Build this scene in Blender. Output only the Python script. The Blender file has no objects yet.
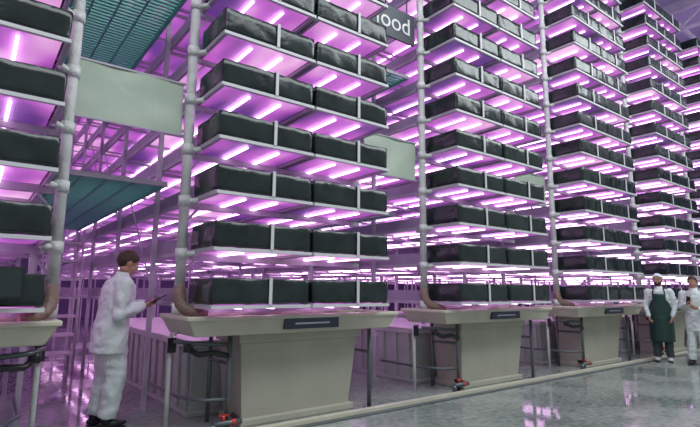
import bpy, math, random, bmesh
from mathutils import Vector, Matrix, noise
random.seed(3)
S=bpy.context.scene
# ------------------------------------------------------------------ helpers
def newmat(name, col, rough=.5, metal=0, emit=None, estr=0, noise_amt=0, nscale=5, bump=0, bscale=40, col2=None, dist=.02, spec=None):
    m=bpy.data.materials.new(name); m.use_nodes=True
    nt=m.node_tree; b=nt.nodes['Principled BSDF']
    b.inputs['Base Color'].default_value=(*col,1); b.inputs['Roughness'].default_value=rough
    b.inputs['Metallic'].default_value=metal
    if spec is not None: b.inputs['Specular IOR Level'].default_value=spec
    tc=nt.nodes.new('ShaderNodeTexCoord')
    if noise_amt or col2:
        n=nt.nodes.new('ShaderNodeTexNoise'); n.inputs['Scale'].default_value=nscale; n.inputs['Detail'].default_value=5
        nt.links.new(tc.outputs['Object'],n.inputs['Vector'])
        r=nt.nodes.new('ShaderNodeValToRGB')
        c2=col2 if col2 else tuple(c*(1-noise_amt) for c in col)
        r.color_ramp.elements[0].position=.35; r.color_ramp.elements[1].position=.65
        r.color_ramp.elements[0].color=(*c2,1); r.color_ramp.elements[1].color=(*col,1)
        nt.links.new(n.outputs['Fac'],r.inputs['Fac']); nt.links.new(r.outputs['Color'],b.inputs['Base Color'])
    if bump:
        n2=nt.nodes.new('ShaderNodeTexNoise'); n2.inputs['Scale'].default_value=bscale; n2.inputs['Detail'].default_value=3; n2.inputs['Distortion'].default_value=.6
        nt.links.new(tc.outputs['Object'],n2.inputs['Vector'])
        bp=nt.nodes.new('ShaderNodeBump'); bp.inputs['Strength'].default_value=bump; bp.inputs['Distance'].default_value=dist
        nt.links.new(n2.outputs['Fac'],bp.inputs['Height']); nt.links.new(bp.outputs['Normal'],b.inputs['Normal'])
    if emit:
        b.inputs['Emission Color'].default_value=(*emit,1); b.inputs['Emission Strength'].default_value=estr
    return m

class MB:
    def __init__(s): s.v=[];s.f=[];s.m=[];s.sm=[]
    def add(s,vs,fs,mat=0,smooth=False):
        o=len(s.v); s.v+= [tuple(v) for v in vs]
        for f in fs: s.f.append(tuple(i+o for i in f)); s.m.append(mat); s.sm.append(smooth)
    def box(s,x0,x1,y0,y1,z0,z1,mat=0):
        vs=[(x0,y0,z0),(x1,y0,z0),(x1,y1,z0),(x0,y1,z0),(x0,y0,z1),(x1,y0,z1),(x1,y1,z1),(x0,y1,z1)]
        s.add(vs,[(0,3,2,1),(4,5,6,7),(0,1,5,4),(1,2,6,5),(2,3,7,6),(3,0,4,7)],mat)
    def tbox(s,b,t,z0,z1,mat=0):
        vs=[(b[0],b[2],z0),(b[1],b[2],z0),(b[1],b[3],z0),(b[0],b[3],z0),(t[0],t[2],z1),(t[1],t[2],z1),(t[1],t[3],z1),(t[0],t[3],z1)]
        s.add(vs,[(0,3,2,1),(4,5,6,7),(0,1,5,4),(1,2,6,5),(2,3,7,6),(3,0,4,7)],mat)
    def beam(s,p0,p1,w,h,mat=0):
        p0=Vector(p0);p1=Vector(p1);d=(p1-p0).normalized()
        up=Vector((0,0,1)) if abs(d.z)<.9 else Vector((0,1,0))
        a=d.cross(up).normalized();b=a.cross(d)
        vs=[]
        for p in (p0,p1):
            for sa,sb in ((-1,-1),(1,-1),(1,1),(-1,1)): vs.append(p+a*sa*w/2+b*sb*h/2)
        s.add(vs,[(0,1,2,3),(7,6,5,4),(0,4,5,1),(1,5,6,2),(2,6,7,3),(3,7,4,0)],mat)
    def tube(s,pts,rad,seg=12,mat=0,hint=None,cap=True,smooth=True,dome=False):
        pts=[Vector(p) for p in pts]; n=len(pts)
        if not isinstance(rad,(list,tuple)) : rad=[rad]*n
        rr=[(r,r) if not isinstance(r,(list,tuple)) else r for r in rad]
        if dome:
            t0=(pts[0]-pts[1]).normalized(); t1=(pts[-1]-pts[-2]).normalized()
            r0=rr[0]; r1=rr[-1]
            m0=min(r0); m1=min(r1)
            A=[(pts[0]+t0*m0*.98,(r0[0]*.2,r0[1]*.2)),(pts[0]+t0*m0*.8,(r0[0]*.6,r0[1]*.6)),(pts[0]+t0*m0*.45,(r0[0]*.88,r0[1]*.88))]
            B=[(pts[-1]+t1*m1*.45,(r1[0]*.88,r1[1]*.88)),(pts[-1]+t1*m1*.8,(r1[0]*.6,r1[1]*.6)),(pts[-1]+t1*m1*.98,(r1[0]*.2,r1[1]*.2))]
            pts=[a[0] for a in A]+pts+[b[0] for b in B]; rr=[a[1] for a in A]+rr+[b[1] for b in B]; n=len(pts)
        vs=[];fs=[];pa=None
        for i,p in enumerate(pts):
            t=(pts[min(i+1,n-1)]-pts[max(i-1,0)]).normalized()
            if hint is not None: a=Vector(hint)
            elif pa is not None: a=pa
            else: a=Vector((1,0,0)) if abs(t.x)<.8 else Vector((0,1,0))
            a=(a-t*a.dot(t)).normalized(); pa=a; b=t.cross(a)
            for k in range(seg):
                an=2*math.pi*k/seg
                vs.append(p+a*math.cos(an)*rr[i][0]+b*math.sin(an)*rr[i][1])
        for i in range(n-1):
            for k in range(seg):
                k2=(k+1)%seg
                fs.append((i*seg+k,i*seg+k2,(i+1)*seg+k2,(i+1)*seg+k))
        s.add(vs,fs,mat,smooth)
        if cap:
            o=len(s.v)-len(vs)
            s.f.append(tuple(o+k for k in reversed(range(seg)))); s.m.append(mat); s.sm.append(False)
            s.f.append(tuple(o+(n-1)*seg+k for k in range(seg))); s.m.append(mat); s.sm.append(False)
    def sphere(s,c,r,seg=20,rings=12,mat=0,R=None,fn=None):
        c=Vector(c); r=Vector(r) if hasattr(r,'__len__') else Vector((r,r,r))
        vs=[];fs=[]
        def P(v):
            q=Vector((v[0]*r[0],v[1]*r[1],v[2]*r[2]))
            if fn: q=fn(q)
            if R is not None: q=R@q
            return c+q
        vs.append(P((0,0,-1)))
        for i in range(1,rings):
            ph=-math.pi/2+math.pi*i/rings
            for k in range(seg):
                th=2*math.pi*k/seg
                vs.append(P((math.cos(ph)*math.cos(th),math.cos(ph)*math.sin(th),math.sin(ph))))
        vs.append(P((0,0,1))); L=len(vs)-1
        for k in range(seg):
            k2=(k+1)%seg
            fs.append((0,1+k2,1+k)); fs.append((L,1+(rings-2)*seg+k,1+(rings-2)*seg+k2))
            for i in range(rings-2):
                fs.append((1+i*seg+k,1+i*seg+k2,1+(i+1)*seg+k2,1+(i+1)*seg+k))
        s.add(vs,fs,mat,True)
    def mirror(s):
        n=MB(); n.v=[(-a,b,c) for a,b,c in s.v]; n.f=[tuple(reversed(f)) for f in s.f]; n.m=list(s.m); n.sm=list(s.sm); return n
    def mesh(s,name,mats,M=None):
        me=bpy.data.meshes.new(name)
        vs=s.v if M is None else [tuple(M@Vector(v)) for v in s.v]
        me.from_pydata(vs,[],s.f)
        for m in mats: me.materials.append(m)
        me.polygons.foreach_set('material_index',s.m); me.polygons.foreach_set('use_smooth',s.sm); me.update()
        return me
def obj(name,me,parent=None,loc=(0,0,0)):
    o=bpy.data.objects.new(name,me); S.collection.objects.link(o); o.location=loc
    if parent: o.parent=parent
    return o
def empty(name,loc=(0,0,0),rz=0):
    o=bpy.data.objects.new(name,None); S.collection.objects.link(o); o.location=loc; o.rotation_euler=(0,0,rz); o.empty_display_size=.2
    return o
def bevel(o,w=.01,seg=2):
    b=o.modifiers.new('bev','BEVEL'); b.width=w; b.segments=seg; b.limit_method='ANGLE'; b.angle_limit=math.radians(50)
# ------------------------------------------------------------------ materials
M_white=newmat('white_painted_steel',(.48,.44,.52),.4,noise_amt=.2,nscale=3)
M_pole=newmat('white_wrapped_pipe',(.70,.70,.70),.45,noise_amt=.22,nscale=6,bump=.5,bscale=25)
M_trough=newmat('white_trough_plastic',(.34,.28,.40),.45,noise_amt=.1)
M_film=newmat('dark_poly_film',(.007,.012,.013),.2,bump=.4,bscale=5,col2=(.018,.028,.029),nscale=3)
M_clip=newmat('white_clip',(.6,.58,.62),.5)
M_rim=newmat('cream_fibreglass',(.58,.545,.44),.35,noise_amt=.14,nscale=3)
M_tank=newmat('beige_tank_plastic',(.45,.43,.355),.45,noise_amt=.12,nscale=2.5)
M_ribbed=newmat('grey_ribbed_plastic',(.44,.48,.44),.5,noise_amt=.15,nscale=3)
M_label=newmat('navy_label',(.035,.045,.075),.4)
M_steel=newmat('grey_steel_tube',(.13,.15,.16),.35,metal=.5)
M_sleeve=newmat('brown_rubber_sleeve',(.25,.16,.13),.5,noise_amt=.3,nscale=20,bump=.5)
M_red=newmat('red_valve',(.5,.03,.02),.35)
M_black=newmat('black_plastic',(.012,.012,.015),.3)
M_teal=newmat('teal_grating',(.12,.46,.34),.5)
M_sheet=newmat('translucent_white_sheet',(.48,.56,.46),.35,bump=.4,bscale=3,noise_amt=.12,nscale=2)
M_screen=newmat('dark_screen',(.02,.03,.035),.15)
M_led=newmat('led_tube',(1,.7,1),.3,emit=(1,.62,.96),estr=5.5)
M_underglow=newmat('tray_underside_glow',(.4,.3,.5),.5)  # tray undersides made to glow, standing in for bounced LED light
nt=M_underglow.node_tree; b=nt.nodes['Principled BSDF']
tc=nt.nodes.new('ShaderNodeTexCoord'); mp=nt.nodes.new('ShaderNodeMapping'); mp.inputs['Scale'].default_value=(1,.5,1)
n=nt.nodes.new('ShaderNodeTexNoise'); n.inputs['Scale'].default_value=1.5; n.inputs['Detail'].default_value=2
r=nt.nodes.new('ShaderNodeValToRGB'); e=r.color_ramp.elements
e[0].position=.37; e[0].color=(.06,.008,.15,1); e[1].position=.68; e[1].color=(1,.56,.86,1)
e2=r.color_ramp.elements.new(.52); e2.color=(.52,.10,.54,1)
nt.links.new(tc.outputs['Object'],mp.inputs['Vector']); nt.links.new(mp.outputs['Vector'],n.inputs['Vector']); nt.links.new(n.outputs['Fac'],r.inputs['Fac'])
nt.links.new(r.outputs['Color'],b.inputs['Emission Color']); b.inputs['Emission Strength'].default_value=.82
# floor
M_floor=bpy.data.materials.new('wet_concrete'); M_floor.use_nodes=True
nt=M_floor.node_tree; b=nt.nodes['Principled BSDF']; tc=nt.nodes.new('ShaderNodeTexCoord')
n=nt.nodes.new('ShaderNodeTexNoise'); n.inputs['Scale'].default_value=1.1; n.inputs['Detail'].default_value=6
n2=nt.nodes.new('ShaderNodeTexNoise'); n2.inputs['Scale'].default_value=14; n2.inputs['Detail'].default_value=8
for q in (n,n2): nt.links.new(tc.outputs['Object'],q.inputs['Vector'])
r=nt.nodes.new('ShaderNodeValToRGB'); r.color_ramp.elements[0].position=.44; r.color_ramp.elements[0].color=(.03,.03,.03,1); r.color_ramp.elements[1].position=.60; r.color_ramp.elements[1].color=(.20,.20,.20,1)
nt.links.new(n.outputs['Fac'],r.inputs['Fac']); nt.links.new(r.outputs['Color'],b.inputs['Roughness'])
c=nt.nodes.new('ShaderNodeValToRGB'); c.color_ramp.elements[0].position=.38; c.color_ramp.elements[0].color=(.15,.18,.17,1); c.color_ramp.elements[1].position=.62; c.color_ramp.elements[1].color=(.35,.385,.355,1)
mx=nt.nodes.new('ShaderNodeMath'); mx.operation='ADD'; mh=nt.nodes.new('ShaderNodeMath'); mh.operation='MULTIPLY'; mh.inputs[1].default_value=.5
nt.links.new(n.outputs['Fac'],mx.inputs[0]); nt.links.new(n2.outputs['Fac'],mx.inputs[1]); nt.links.new(mx.outputs[0],mh.inputs[0]); nt.links.new(mh.outputs[0],c.inputs['Fac'])
nt.links.new(c.outputs['Color'],b.inputs['Base Color']); b.inputs['Specular IOR Level'].default_value=.7
bp=nt.nodes.new('ShaderNodeBump'); bp.inputs['Strength'].default_value=.05; bp.inputs['Distance'].default_value=.01
nt.links.new(n2.outputs['Fac'],bp.inputs['Height']); nt.links.new(bp.outputs['Normal'],b.inputs['Normal'])
M_wall=newmat('wall_panel',(.18,.12,.28),.7,noise_amt=.1)
M_ceil=newmat('ceiling_panel',(.34,.30,.46),.7,noise_amt=.1)
M_lamp=newmat('ceiling_lamp_tube',(1,1,1),.4,emit=(.9,.85,1),estr=6)
# ------------------------------------------------------------------ room
def plane_box(name,dims,mat):
    m=MB(); m.box(*dims); return obj(name,m.mesh(name,[mat]))
plane_box('floor',(-10,34,-8,26,-.2,0),M_floor)
plane_box('ceiling',(-10,34,-8,26,10.0,10.2),M_ceil)
plane_box('wall_back',(-10,34,26,26.2,0,10),M_wall)
plane_box('wall_right',(34,34.2,-8,26,0,10),M_wall)
m=MB()
for x in range(-8,34,3):
    m.beam((x,-8,9.75),(x,26,9.75),.12,.3)
    m.beam((x,-8,9.0),(x,26,9.0),.08,.08)
    for y in range(-8,26,1):
        m.beam((x,y,9.0 if y%2 else 9.7),(x,y+1,9.7 if y%2 else 9.0),.05,.05)
for y in range(-7,26,3): m.beam((-10,y,9.3),(34,y,9.3),.08,.12)
obj('roof_truss',m.mesh('roof_truss',[M_white]))
m=MB()
for y in (-4,-1,2):
    for x in range(-6,32,4): m.box(x,x+2.2,y-.1,y+.1,8.8,8.88,0); m.box(x,x+2.2,y-.12,y+.12,8.88,8.95,1); m.beam((x+1.1,y,8.95),(x+1.1,y,10.0),.03,.03,1)
obj('ceiling_tube_lights',m.mesh('ceiling_tube_lights',[M_lamp,M_white]))
# ------------------------------------------------------------------ grow racks
YF=4.55; NT=14; DZ=.515; Z0=1.195; YL=15.0; F=-.35; FH=.23
COLS=((.10,1.115),(1.15,2.16))
def film(m,xa,xb,z0,z1,seed):
    pts=[]; r=.014; dep=.58
    def seg(p,q,n):
        for i in range(n): 
            t=i/n; pts.append((p[0]+(q[0]-p[0])*t,p[1]+(q[1]-p[1])*t))
    seg((xa,dep),(xa,r),8); seg((xa,r),(xa+r,0),2); seg((xa+r,0),(xb-r,0),26); seg((xb-r,0),(xb,r),2); seg((xb,r),(xb,dep),8); pts.append((xb,dep))
    prof=[(.10,-.002),(.006,0.0),(.0,-.006),(-.001,-.06),(-.002,-.11),(-.002,-.16),(-.001,-.20),(.003,-.230),(.05,-.232)]
    H=z1-z0; vs=[];fs=[];n=len(pts)
    for j,(ins,dz) in enumerate(prof):
        for i,(x,y) in enumerate(pts):
            if i<8: nx,ny=1,0
            elif i<10: nx,ny=.7,.7
            elif i<36: nx,ny=0,1
            elif i<38: nx,ny=-.7,.7
            else: nx,ny=-1,0
            w=noise.noise(Vector((x*5+seed*3.1,y*5,j*.25+seed)))*.009+noise.noise(Vector((x*22+seed,y*22,j*.35)))*.005
            sag=noise.noise(Vector((x*2+seed*7,y*2,seed)))*.010
            k=ins+w*(1 if 0<j<8 else .3)
            vs.append((x+nx*k,y+F+ny*k,z1+dz*H/.23+(sag if j<3 else sag*.5)+(noise.noise(Vector((x*9,y*9,seed*2.3)))*.010 if j>6 else 0)))
    for j in range(len(prof)-1):
        for i in range(n-1): fs.append((j*n+i,(j+1)*n+i,(j+1)*n+i+1,j*n+i+1))
    m.add(vs,fs,0,True)
def rack_parts():
    fr=MB(); tr=MB(); fi=MB(); pa=MB(); le=MB(); po=MB()
    top=Z0+NT*DZ-.1
    for i in range(NT):
        z0=Z0+i*DZ
        for ci,(xa,xb) in enumerate(COLS):
            film(fi,xa,xb,z0,z0+FH,i*2+ci+1)
            cx=(xa+xb)/2+.06
            fr.box(cx-.016,cx+.016,F-.022,F-.012,z0-.01,z0+FH+.008,1)
            fr.box(cx-.016,cx+.016,F-.022,F+.06,z0+FH+.004,z0+FH+.012,1)
            tr.box(xa+.02,xb-.02,F+.03,YL,z0+.0,z0+.02)
            tr.box(xa+.02,xa+.035,F+.05,YL,z0+.02,z0+.14)
            tr.box(xb-.035,xb-.02,F+.05,YL,z0+.02,z0+.14)
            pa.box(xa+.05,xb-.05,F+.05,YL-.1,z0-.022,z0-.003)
            fr.box(xa-.005,xb+.005,F-.014,F+.02,z0-.04,z0-.01,1)
            fr.box(xa-.005,xa+.03,F+.02,YL,z0-.045,z0-.004)
            fr.box(xb-.03,xb+.005,F+.02,YL,z0-.045,z0-.004)
            k=.35
            while k<YL:
                fr.box(xa+.03,xb-.03,k,k+.035,z0-.055,z0-.024); k+=.9
            w=xb-xa
            for q in (.33,.67):
                le.box(xa+w*q-.011,xa+w*q+.011,F+.12,YL-.2,z0-.052,z0-.038)
        fr.beam((-.02,.3,z0-.08),(2.24,.3,z0-.08),.04,.05)
        po.tube([(0,.2,z0-.05),(.06,.17,z0-.05),(.11,.12,z0-.045)],.03,8)
        po.tube([(0,.2,z0-.10),(0,.2,z0-.0)],.060,14)
        fr.beam((0,.25,z0-.30),(.2,.3,z0-.06),.02,.02)
    po.tube([(0,.2,1.15),(0,.2,3),(0,.2,5),(0,.2,top+.3)],.048,16)
    y=1.3
    while y<YL:
        fr.box(.035,.085,y,y+.05,0,top); fr.box(2.18,2.23,y,y+.05,0,top)
        fr.box(1.12,1.145,y,y+.03,.0,top)
        for i in range(1,NT): fr.box(.04,2.23,y+.05,y+.08,Z0+i*DZ-.09,Z0+i*DZ-.055)
        y+=1.8
    for k in range(0,7):
        fr.beam((.06,1.3+1.8*k,1.3+.9*(k%3)),(.06,3.1+1.8*k,3.0+.9*(k%3)),.015,.015)
    sl=MB()
    sl.tube([(0,.2,1.36),(0,.2,1.27),(.01,.17,1.18),(.05,.11,1.13),(.13,.05,1.105),(.22,.02,1.095)],[.054,.062,.060,.054,.045,.034],16)
    return fr,tr,fi,pa,le,po,sl
P=rack_parts()
def meshes(mir,tag):
    Q=[p.mirror() if mir else p for p in P]
    fr,tr,fi,pa,le,po,sl=Q
    return [('frame',fr.mesh('frame'+tag,[M_white,M_clip])),('troughs',tr.mesh('troughs'+tag,[M_trough])),('film_covers',fi.mesh('film'+tag,[M_film])),
      ('glowing_undersides',pa.mesh('underside_glow'+tag,[M_underglow])),('led_tubes',le.mesh('leds'+tag,[M_led])),('column',po.mesh('column'+tag,[M_pole])),('foot_sleeve',sl.mesh('sleeve'+tag,[M_sleeve]))]
MR=meshes(False,''); ML=meshes(True,'_m')
def tank_parts():
    rim=MB()
    x0,x1,y0,y1=-.05,2.46,-.2,.62
    rim.tbox((x0+.10,x1-.10,y0+.06,y1-.05),(x0+.02,x1-.02,y0+.015,y1-.02),.90,1.045)
    rim.box(x0,x1,y0,y0+.04,1.04,1.085); rim.box(x0,x1,y1-.04,y1,1.04,1.085); rim.box(x0,x0+.04,y0+.04,y1-.04,1.04,1.085); rim.box(x1-.04,x1,y0+.04,y1-.04,1.04,1.085)
    lab=MB(); lab.box(.93,1.59,-.197,-.155,.94,1.05); lab.box(1.05,1.47,-.2,-.196,.985,1.0,1)
    tk=MB()
    tk.tbox((.66,1.98,.14,.60),(.60,2.05,.08,.62),.06,.80)
    tk.box(.57,2.08,.05,.65,.80,.895)
    tk.box(.63,2.02,.09,.62,.0,.07)
    tk.box(.62,2.03,.085,.12,.70,.72)
    rb=MB()
    Y0,Y1=.80,5.4
    rb.box(.38,2.1,Y0,Y1,.02,.70); rb.box(.33,2.15,Y0-.05,Y1+.05,.70,.78)
    rb.box(.33,2.15,Y0-.05,Y1+.05,.0,.05)
    y=Y0+.05
    while y<Y1-.1:
        rb.tbox((.34,.38,y,y+.12),(.345,.38,y+.01,y+.11),.05,.70); rb.tbox((2.1,2.14,y,y+.12),(2.1,2.135,y+.01,y+.11),.05,.70); y+=.28
    pp=MB()
    for x in (.46,2.2):
        pp.tube([(x,.03,0),(x,.03,.90)],.024,10); pp.box(x-.05,x+.05,-.02,.08,0,.012)
        pp.tube([(x,.5,0),(x,.5,.90)],.022,10)
        pp.tube([(x,.03,.62),(x,.5,.62)],.018,8)
    pp.tube([(.46,.03,.80),(.1,.06,.83),(-.0,.25,.84)],.02,8)
    pp.tube([(0.02,.42,0),(0.02,.42,.9)],.022,10,1)
    pp.box(-.02,.06,.37,.39,.72,.86,2)
    pp.tube([(.46,.03,.30),(.25,.1,.30),(.12,.4,.30),(.1,1.2,.30)],.018,10,0)
    pp.tube([(.08,.1,.78),(.15,.02,.73),(.3,0,.74),(.44,.0,.70)],.028,10,2)
    pp.tube([(.08,.1,.75),(.08,.1,.83)],.045,12,2)
    pp.tube([(.3,-.03,.10),(.58,-.03,.10)],.026,10,0)
    pp.tube([(.3,-.03,.10),(.3,-.03,.02)],.026,10,0)
    pp.tube([(.40,-.03,.10),(.40,-.03,.17)],.014,10,3); pp.box(.35,.45,-.04,-.02,.165,.178,3)
    pp.sphere((.5,-.03,.10),.034,12,8,3)
    pp.tube([(.55,-.03,.10),(.6,.2,.10)],.03,10,2)
    return rim,lab,tk,rb,pp
T=tank_parts()
def tank(X0,mir):
    Q=[p.mirror() if mir else p for p in T]
    e=empty('nutrient_tank',(X0,YF,0))
    tg='_m' if mir else ''
    o=obj('basin',Q[0].mesh('basin'+tg,[M_rim]),e); bevel(o,.012)
    obj('label_plate',Q[1].mesh('label'+tg,[M_label,M_clip]),e)
    o=obj('tank_body',Q[2].mesh('tankbody'+tg,[M_tank]),e); bevel(o,.015)
    obj('pipework',Q[4].mesh('pipework'+tg,[M_steel,M_pole,M_black,M_red]),e)
    e2=empty('ribbed_reservoir',(X0,YF,0)); o=obj('shell',Q[3].mesh('ribbed'+tg,[M_ribbed]),e2); bevel(o,.01)
for i,X0 in enumerate((1.6,4.9,8.2,11.5,14.8,18.1,21.4)):
    e=empty('vertical_grow_rack',(X0,YF,0))
    for nme,me in MR: obj(nme,me,e)
    tank(X0,False)
X0=.55; e=empty('vertical_grow_rack',(X0,YF,0))
for nme,me in ML: obj(nme,me,e)
tank(X0,True)
# ------------------------------------------------------------------ curb, channel
m=MB(); m.box(1.9,24,4.36,4.44,0,.045); m.box(1.9,24,4.28,4.36,0,.012,1)
obj('floor_curb',m.mesh('floor_curb',[M_rim,M_steel]))
# ------------------------------------------------------------------ gratings over aisle
def grating(x0,x1,y0,y1,z):
    m=MB()
    m.box(x0,x0+.04,y0,y1,z-.03,z+.02); m.box(x1-.04,x1,y0,y1,z-.03,z+.02)
    y=y0
    while y<y1: m.box(x0+.04,x1-.04,y,y+.03,z-.012,z+.01); y+=.075
    x=x0+.2
    while x<x1-.1: m.box(x,x+.02,y0,y1,z-.03,z-.012,0); x+=.24
    m.box(x0,x1,y0-.03,y0,z-.03,z+.02,1)
    return obj('walkway_grating',m.mesh('grating',[M_teal,M_white]))
for gx0,gx1 in ((.57,1.58),(3.87,4.88),(7.17,8.18),(10.47,11.48)):
    grating(gx0,gx1,5.3,10.6,2.43); grating(gx0,gx1,5.0,9.5,4.44); grating(gx0,gx1,5.2,10,6.4)
# hanging sheets
def sheet(x0,x1,z0,z1,y):
    m=MB(); nx,nz=24,10; vs=[];fs=[]
    for j in range(nz+1):
        for i in range(nx+1):
            x=x0+(x1-x0)*i/nx; z=z0+(z1-z0)*j/nz
            vs.append((x,y+noise.noise(Vector((x*3,z*3,1)))*.02,z))
    for j in range(nz):
        for i in range(nx): a=j*(nx+1)+i; fs.append((a,a+1,a+nx+2,a+nx+1))
    m.add(vs,fs,0,True); m.beam((x0-.02,y,z1+.01),(x1+.02,y,z1+.01),.02,.02,1); m.beam((x0-.02,y,z0-.01),(x1+.02,y,z0-.01),.02,.02,1)
    return obj('hanging_sheet',m.mesh('hanging_sheet',[M_sheet,M_white]))
sheet(.60,1.55,2.86,3.38,4.83); sheet(3.9,4.85,2.86,3.38,4.83); sheet(7.2,8.15,2.86,3.38,4.83)
# sign
e=empty('hanging_sign',(4.38,4.8,5.07))
m=MB(); m.box(-.44,.44,-.015,.015,-.23,.23); m.beam((-.3,0,.2),(-.3,0,.5),.015,.015); m.beam((.3,0,.2),(.3,0,.5),.015,.015)
obj('board',m.mesh('board',[newmat('sign_grey',(.06,.07,.09),.5)]),e)
cu=bpy.data.curves.new('lettering','FONT'); cu.body='food'; cu.size=.36; cu.align_x='CENTER'; cu.align_y='CENTER'; cu.extrude=.003
o=obj('lettering',cu,e,(.02,-.02,0)); o.rotation_euler=(math.pi/2,0,0); cu.materials.append(newmat('sign_letter',(.8,.8,.8),.5))
# ------------------------------------------------------------------ metal shelf in aisle
m=MB()
for x in (.98,1.48):
    for y in (9.3,9.8): m.tube([(x,y,0),(x,y,2.3)],.02,8)
z=.25
while z<2.3: m.box(.98,1.48,9.3,9.8,z,z+.03); z+=.3
obj('metal_shelving_unit',m.mesh('shelf',[M_pole]))
# monitor on an arm at the left basin
e=empty('monitor',(.06,4.12,1.25),math.radians(8))
m=MB(); m.box(-.30,.25,-.02,.02,.0,.22,0); m.box(-.285,.235,-.023,-.02,.015,.205,1); m.beam((0,.02,.05),(0,.06,-.14),.03,.03,0); m.beam((0,.06,-.14),(0,.24,-.14),.03,.03,0); m.beam((0,.24,-.125),(0,.24,-.165),.05,.05)
o=obj('screen',m.mesh('screen',[M_black,M_screen]),e); bevel(o,.004)

# ------------------------------------------------------------------ people
M_skin=newmat('skin',(.50,.27,.19),.5,noise_amt=.08,nscale=10)
M_lip=newmat('lips',(.38,.12,.10),.5)
M_eye=newmat('eye_white',(.75,.75,.75),.3)
M_iris=newmat('iris',(.03,.02,.015),.2)
M_hair=newmat('brown_hair',(.07,.036,.018),.6,noise_amt=.5,nscale=60,bump=.6,bscale=90)
M_beard=newmat('dark_beard',(.035,.02,.015),.7,noise_amt=.4,nscale=60,bump=.6,bscale=90)
M_coat=newmat('white_cotton',(.66,.71,.71),.75,noise_amt=.08,nscale=6,bump=.7,bscale=6,dist=.05)
M_apron=newmat('dark_green_apron',(.012,.04,.036),.35,bump=.3,bscale=8)
M_trous=newmat('dark_trousers',(.035,.05,.06),.7)
M_net=newmat('white_hair_net',(.7,.72,.75),.7,bump=.5,bscale=60)
def remeshed(name,mb,mats,vox,matfn=None,disp=None,smooth=3):
    me=mb.mesh(name,mats); o=obj(name,me)
    md=o.modifiers.new('r','REMESH'); md.mode='VOXEL'; md.voxel_size=vox
    if smooth: s=o.modifiers.new('s','SMOOTH'); s.iterations=smooth; s.factor=.5
    bpy.context.view_layer.update()
    dg=bpy.context.evaluated_depsgraph_get()
    m2=bpy.data.meshes.new_from_object(o.evaluated_get(dg)); o.modifiers.clear(); o.data=m2
    m2.materials.clear()
    for x in mats: m2.materials.append(x)
    if disp:
        nn=[v.normal.copy() for v in m2.vertices]
        for v,nv in zip(m2.vertices,nn): v.co=v.co+nv*disp(v.co,nv)
    for p in m2.polygons:
        p.use_smooth=True; p.material_index=matfn(p.center) if matfn else 0
    return o
def hand(root,wrist,d,n,side,curl,scale=1.0):
    mb=MB(); W=Vector(wrist); d=Vector(d).normalized(); n=Vector(n); n=(n-d*n.dot(d)).normalized(); t=d.cross(n)*side; k=scale
    mb.tube([W-d*.03*k,W+d*.01*k,W+d*.05*k,W+d*.088*k],[(.018*k,.026*k),(.017*k,.029*k),(.015*k,.040*k),(.012*k,.039*k)],14,hint=n,dome=True)
    for i,(off,L) in enumerate(((.030,.072),(.010,.080),(-.010,.075),(-.029,.060))):
        p=W+d*.082*k+t*off*k; q=[p-d*.02*k,p]; a=0; L*=k
        for s,fr in enumerate((.45,.30,.25)):
            a+=curl*(.8 if s==0 else 1.0)
            p=p+(d*math.cos(a)+n*math.sin(a)+t*(.06*(1.5-i)))*L*fr; q.append(p)
        mb.tube(q,[.0095*k,.0095*k,.009*k,.0082*k,.0072*k],10,dome=True)
    p=W+d*.02*k+t*.025*k; q=[p]
    for dd in ((d*.55+t*.75+n*.3),(d*.8+t*.4+n*.45),(d*.85+t*.05+n*.6)):
        p=p+dd.normalized()*.034*k; q.append(p)
    mb.tube(q,[.014*k,.0125*k,.0105*k,.009*k],10,dome=True)
    o=remeshed('hand',mb,[M_skin],.0042,smooth=2); o.parent=root; return o
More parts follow.
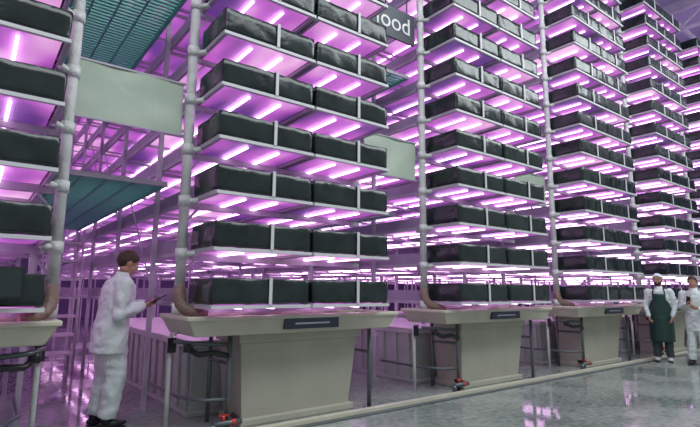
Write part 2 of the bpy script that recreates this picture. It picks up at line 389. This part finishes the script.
def head(root,c,yaw,pitch,hairstyle,beard=False,k=1.0):
    c=Vector(c)
    R=Matrix.Rotation(yaw,4,'Z')@Matrix.Rotation(pitch,4,'Y')
    Mx=Matrix.Translation(c)@R@Matrix.Scale(k,4)
    mb=MB()
    mb.sphere((-.012,0,.03),(.094,.076,.088),28,18)
    mb.sphere((.018,0,-.03),(.068,.062,.078),24,16)
    mb.sphere((.038,0,-.085),(.036,.034,.026),16,10)
    mb.sphere((-.004,0,-.055),(.055,.058,.045),16,10)
    mb.tube([(.082,0,.012),(.092,0,-.008),(.100,0,-.024)],[(.006,.007),(.008,.009),(.010,.013)],10,hint=(1,0,0),dome=True)
    for s in (-1,1):
        mb.sphere((.074,s*.030,.022),(.012,.022,.008),12,8)
        mb.sphere((.058,s*.036,-.022),(.024,.02,.02),12,8)
        mb.sphere((-.006,s*.076,-.004),(.019,.010,.033),14,10,R=Matrix.Rotation(s*-.25,3,'Z'))
    mb.sphere((.080,0,-.048),(.012,.024,.006),12,8); mb.sphere((.079,0,-.060),(.012,.021,.007),12,8)
    mb.v=[tuple(Mx@Vector(v)) for v in mb.v]
    base=Vector((c.x*.35,c.y,c.z-.20))
    mb.tube([base,c+Vector((-.015,0,-.10)),c+Vector((-.015,0,-.02))],[.062,.055,.052],16,dome=True)
    o=remeshed('head',mb,[M_skin],.005,smooth=2); o.parent=root
    f=MB()
    for s in (-1,1):
        f.sphere((.072,s*.031,.006),(.011,.014,.009),12,8,0); f.sphere((.080,s*.031,.006),(.005,.006,.006),10,8,1)
        f.tube([(.083,s*.014,.022),(.085,s*.03,.028),(.074,s*.048,.022)],[.003,.0045,.002],8,3,dome=True)
    f.sphere((.0885,0,-.053),(.006,.023,.0045),12,8,2)
    me=f.mesh('face',[M_eye,M_iris,M_lip,M_hair if hairstyle!='net' else M_beard],Mx); obj('face_features',me,root)
    def shell(name,cc,rr,keep,mat,amp):
        h=MB(); h.sphere(cc,rr,48,32)
        me=h.mesh(name,[mat]); bm=bmesh.new(); bm.from_mesh(me)
        bmesh.ops.delete(bm,geom=[v for v in bm.verts if not keep(v.co)],context='VERTS')
        for v in bm.verts:
            v.co+=v.normal*(noise.noise(v.co*45)*amp+noise.noise(v.co*18)*amp)
        bm.transform(Mx); bm.to_mesh(me); bm.free()
        for p in me.polygons: p.use_smooth=True
        o=obj(name,me,root); s=o.modifiers.new('s','SOLIDIFY'); s.thickness=.012; s.offset=-.9; return o
    if hairstyle=='short':
        shell('hair',(-.016,0,.034),(.103,.084,.094),lambda p: p.z> -.055+ max(0,(p.x+.045))*.95 and not (abs(p.y)>.06 and -.035<p.x<.03 and p.z<.012),M_hair,.006)
    elif hairstyle=='bun':
        shell('hair',(-.016,0,.034),(.103,.084,.094),lambda p: p.z> -.06+ max(0,(p.x+.04))*1.05,M_hair,.004)
        b=MB(); b.sphere((-.125,0,.02),(.04,.045,.045),16,12); obj('hair_bun',b.mesh('bun',[M_hair],Mx),root)
    else:
        shell('hair_net',(-.016,0,.040),(.112,.094,.098),lambda p: p.z> .0+ max(0,(p.x+.045))*.6,M_net,.008)
    if beard:
        shell('beard',(.016,0,-.052),(.082,.068,.070),lambda p: p.x>-.01 and p.z<-.030-.0*p.x and not (p.x>.068 and abs(p.y)<.022 and p.z>-.064),M_beard,.004)
    return Mx
def person(name,loc,heading,h=1.75,pose=None):
    k=h/1.75; root=empty(name,loc,heading); root.scale=(k,k,k)
    p=dict(lean=0.0,rs=(0,-.19,1.40),ls=(0,.19,1.40),re=(-.03,-.27,1.12),le=(-.03,.27,1.12),rw=(.05,-.25,.86),lw=(.05,.25,.86),
           rk=(.02,-.10,.50),lk=(.02,.10,.50),ra=(-.02,-.11,.09),la=(-.02,.11,.09),hem=.74,legs_dark=False,slim=1.0)
    p.update(pose or {})
    L=p['lean']; s=p['slim']; mb=MB()
    tors=[(p['hem'],.145,.205),(p['hem']+.10,.14,.20),(.95,.138,.188),(1.07,.128,.175),(1.2,.135,.183),(1.32,.134,.195),(1.40,.115,.185),(1.455,.085/s,.12/s),(1.49,.062/s,.068/s)]
    mb.tube([(L*max(0,z-.85)**1.3*1.2-.01,0,z) for z,_,_ in tors],[(a*s,b*s) for _,a,b in tors],28,hint=(1,0,0))
    for sd,sh,el,wr in ((-1,p['rs'],p['re'],p['rw']),(1,p['ls'],p['le'],p['lw'])):
        sh=Vector(sh);el=Vector(el);wr=Vector(wr)
        mb.tube([sh,(sh+el)/2,el,(el+wr)/2,wr-(wr-el).normalized()*.01],[.073*s,.066*s,.060*s,.053*s,.043*s],18,dome=True)
        mb.sphere(el,.061*s,14,10)
        mb.sphere(Vector((sh.x*.8,sh.y*.88,sh.z+.005)),(.075*s,.07*s,.062*s),16,12)
    for hipy,kn,an in ((-.085,p['rk'],p['ra']),(.085,p['lk'],p['la'])):
        hp=Vector((0,hipy,.90)); kn=Vector(kn); an=Vector(an)
        mb.tube([hp,(hp+kn)/2,kn,(kn+an)/2,an+Vector((0,0,.01))],[(.112*s,.10*s),(.10*s,.094*s),(.084*s,.082*s),(.080*s,.078*s),(.070*s,.068*s)],18,hint=(1,0,0))
    mats=[M_coat,M_trous]
    hem=p['hem']
    def disp(co,nv):
        fold=abs(noise.noise(Vector((co.x*8+3,co.y*8,co.z*5))))
        f=noise.noise(Vector((co.x*9,co.y*9,co.z*16)))*.010+noise.noise(Vector((co.x*22,co.y*22,co.z*30+5)))*.003-fold*.018+.004
        return f
    mf=(lambda c:1 if c.z<hem-.0 else 0) if p['legs_dark'] else None
    o=remeshed('clothed_body',mb,mats,.012,mf,disp,3); o.parent=root
    c=MB(); cx=L*max(0,1.47-.85)**1.3*1.2-.01
    c.tube([(cx,0,1.455),(cx+.004,0,1.485),(cx+.008,0,1.515)],[(.082,.085),(.072,.074),(.066,.066)],20,hint=(1,0,0),cap=False); o=obj('collar',c.mesh('collar',[M_coat]),root)
    so=o.modifiers.new('s','SOLIDIFY'); so.thickness=.006
    sh=MB()
    for an in (p['ra'],p['la']):
        x,y,_=an
        sh.sphere((x+.055,y,.045),(.135,.048,.045),18,12,0,fn=lambda q:Vector((q.x,q.y*(1+.15*(q.x>0)),max(q.z*(1-.35*max(0,q.x)/.13),-.026))))
        sh.tube([(x-.005,y,.05),(x-.005,y,.115)],[.052,.046],14,0)
        sh.box(x-.07,x+.17,y-.042,y+.042,.0,.018,1)
    obj('shoes',sh.mesh('shoes',[p.get('shoe',M_black),M_black]),root)
    return root
w=person('worker_with_tablet',(1.18,5.45,0),math.radians(2),1.72,dict(lean=.12,rs=(.05,-.185,1.39),ls=(.06,.18,1.39),re=(.0,-.24,1.10),le=(.07,.23,1.12),rw=(.25,-.12,1.17),lw=(.31,.09,1.19),
   rk=(.05,-.10,.50),lk=(.0,.10,.50),ra=(.0,-.10,.09),la=(-.06,.11,.09),hem=.72,slim=1.2))
head(w,(.12,0,1.605),0,math.radians(22),'short',k=1.09)
hand(w,(.27,-.115,1.175),(.95,.25,.25),(-.1,.7,.6),-1,.45); hand(w,(.33,.085,1.195),(.95,-.25,.22),(-.1,-.7,.6),1,.45)
m=MB(); m.box(-.09,.09,-.13,.13,-.005,.005,0); m.box(-.08,.08,-.12,.12,.005,.0065,1)
o=obj('tablet',m.mesh('tablet',[M_black,M_screen]),w,(.405,-.015,1.245)); o.rotation_euler=(0,math.radians(-28),0); bevel(o,.003)
w=person('worker_in_apron',(10.92,4.16,0),math.radians(-160),1.68,dict(legs_dark=True,hem=.62,re=(-.02,-.26,1.12),le=(-.02,.26,1.12),rw=(.12,-.21,.92),lw=(.12,.21,.92),shoe=newmat('pale_shoe',(.55,.55,.58),.5)))
head(w,(.01,0,1.635),math.radians(-8),math.radians(4),'net',True)
hand(w,(.125,-.21,.915),(.35,.2,-.9),(-.3,.9,0),-1,.35); hand(w,(.125,.21,.915),(.35,-.2,-.9),(-.3,-.9,0),1,.35)
m=MB(); vs=[];fs=[]; rows=26; cols=18
for j in range(rows+1):
    z=.40+(1.36-.40)*j/rows
    hw=1.45 if z<1.05 else max(.62,1.45-(z-1.05)*4.2)
    rx=.172 if z>.9 else .182; ry=.222 if z<1.1 else .205
    for i in range(cols+1):
        a=-hw+2*hw*i/cols
        q=noise.noise(Vector((a*3,z*2,3)))*.012*(1.4-z)
        vs.append((math.cos(a)*(rx+q)-.005,math.sin(a)*(ry+q),z))
for j in range(rows):
    for i in range(cols): a=j*(cols+1)+i; fs.append((a,a+1,a+cols+2,a+cols+1))
m.add(vs,fs,0,True)
for s in (-1,1): m.tube([(.125,s*.11,1.35),(.09,s*.09,1.46),(.0,s*.085,1.50),(-.07,s*.04,1.48)],[(.004,.014)]*4,8)
m.tube([(.0,.22,1.03),(-.10,.17,1.03),(-.155,0,1.03),(-.10,-.17,1.03),(.0,-.22,1.03)],[(.014,.004)]*5,8,hint=(0,0,1))
o=obj('apron',m.mesh('apron',[M_apron]),w); so=o.modifiers.new('s','SOLIDIFY'); so.thickness=.006
w=person('worker_in_lab_coat',(10.95,3.57,0),math.radians(-176),1.64,dict(hem=.66,slim=1.0,re=(.02,-.23,1.12),le=(.02,.23,1.12),rw=(.24,-.08,1.18),lw=(.22,.12,1.10),rk=(.03,-.1,.5),ra=(.02,-.12,.09)))
head(w,(.02,0,1.63),math.radians(12),math.radians(8),'bun')
hand(w,(.25,-.07,1.19),(.5,.45,.6),(-.2,.8,0),-1,.5); hand(w,(.23,.115,1.11),(.6,-.7,.25),(-.6,-.2,.6),1,.5)
m=MB(); m.box(-.038,.038,-.005,.005,-.075,.075); o=obj('phone',m.mesh('phone',[M_black]),w,(.315,-.02,1.27)); o.rotation_euler=(.2,.3,1.2)

# ------------------------------------------------------------------ lights & world
def area(name,loc,rot,size,sy,power,col):
    l=bpy.data.lights.new(name,'AREA'); l.shape='RECTANGLE'; l.size=size; l.size_y=sy; l.energy=power; l.color=col
    o=bpy.data.objects.new(name,l); S.collection.objects.link(o); o.location=loc; o.rotation_euler=rot; return o
area('hall_light_a',(2,0,8.6),(math.radians(28),0,0),10,3,520,(.9,.98,.98))
area('hall_light_b',(12,0,8.6),(math.radians(28),0,0),10,3,600,(.9,.98,.98))
area('ceiling_fill',(20,6,8.9),(math.radians(180),0,0),12,12,220,(.8,.6,1))  # unseen lavender fill added to brighten the ceiling and trusses
for x in (1.05,4.3,7.6,10.9):
    area('aisle_fill',(x,9.5,8.4),(0,0,0),.8,9,50,(.62,.25,1))  # added purple fill from above, no fixture in the aisle
W=bpy.data.worlds.new('w'); S.world=W; W.use_nodes=True
bg=W.node_tree.nodes['Background']; bg.inputs[0].default_value=(.66,.77,.78,1); bg.inputs[1].default_value=.5
# ------------------------------------------------------------------ camera
cam=bpy.data.cameras.new('cam'); co=bpy.data.objects.new('camera',cam); S.collection.objects.link(co); S.camera=co
cam.sensor_width=36; cam.lens=25.4
R=Matrix.Rotation(math.radians(-37.4),4,'Z')@Matrix.Rotation(math.radians(90+8.8),4,'X')@Matrix.Rotation(math.radians(.45),4,'Z')
co.matrix_world=Matrix.Translation((0,0,1.33))@R
cam.clip_start=.05
S.view_settings.view_transform='Standard'
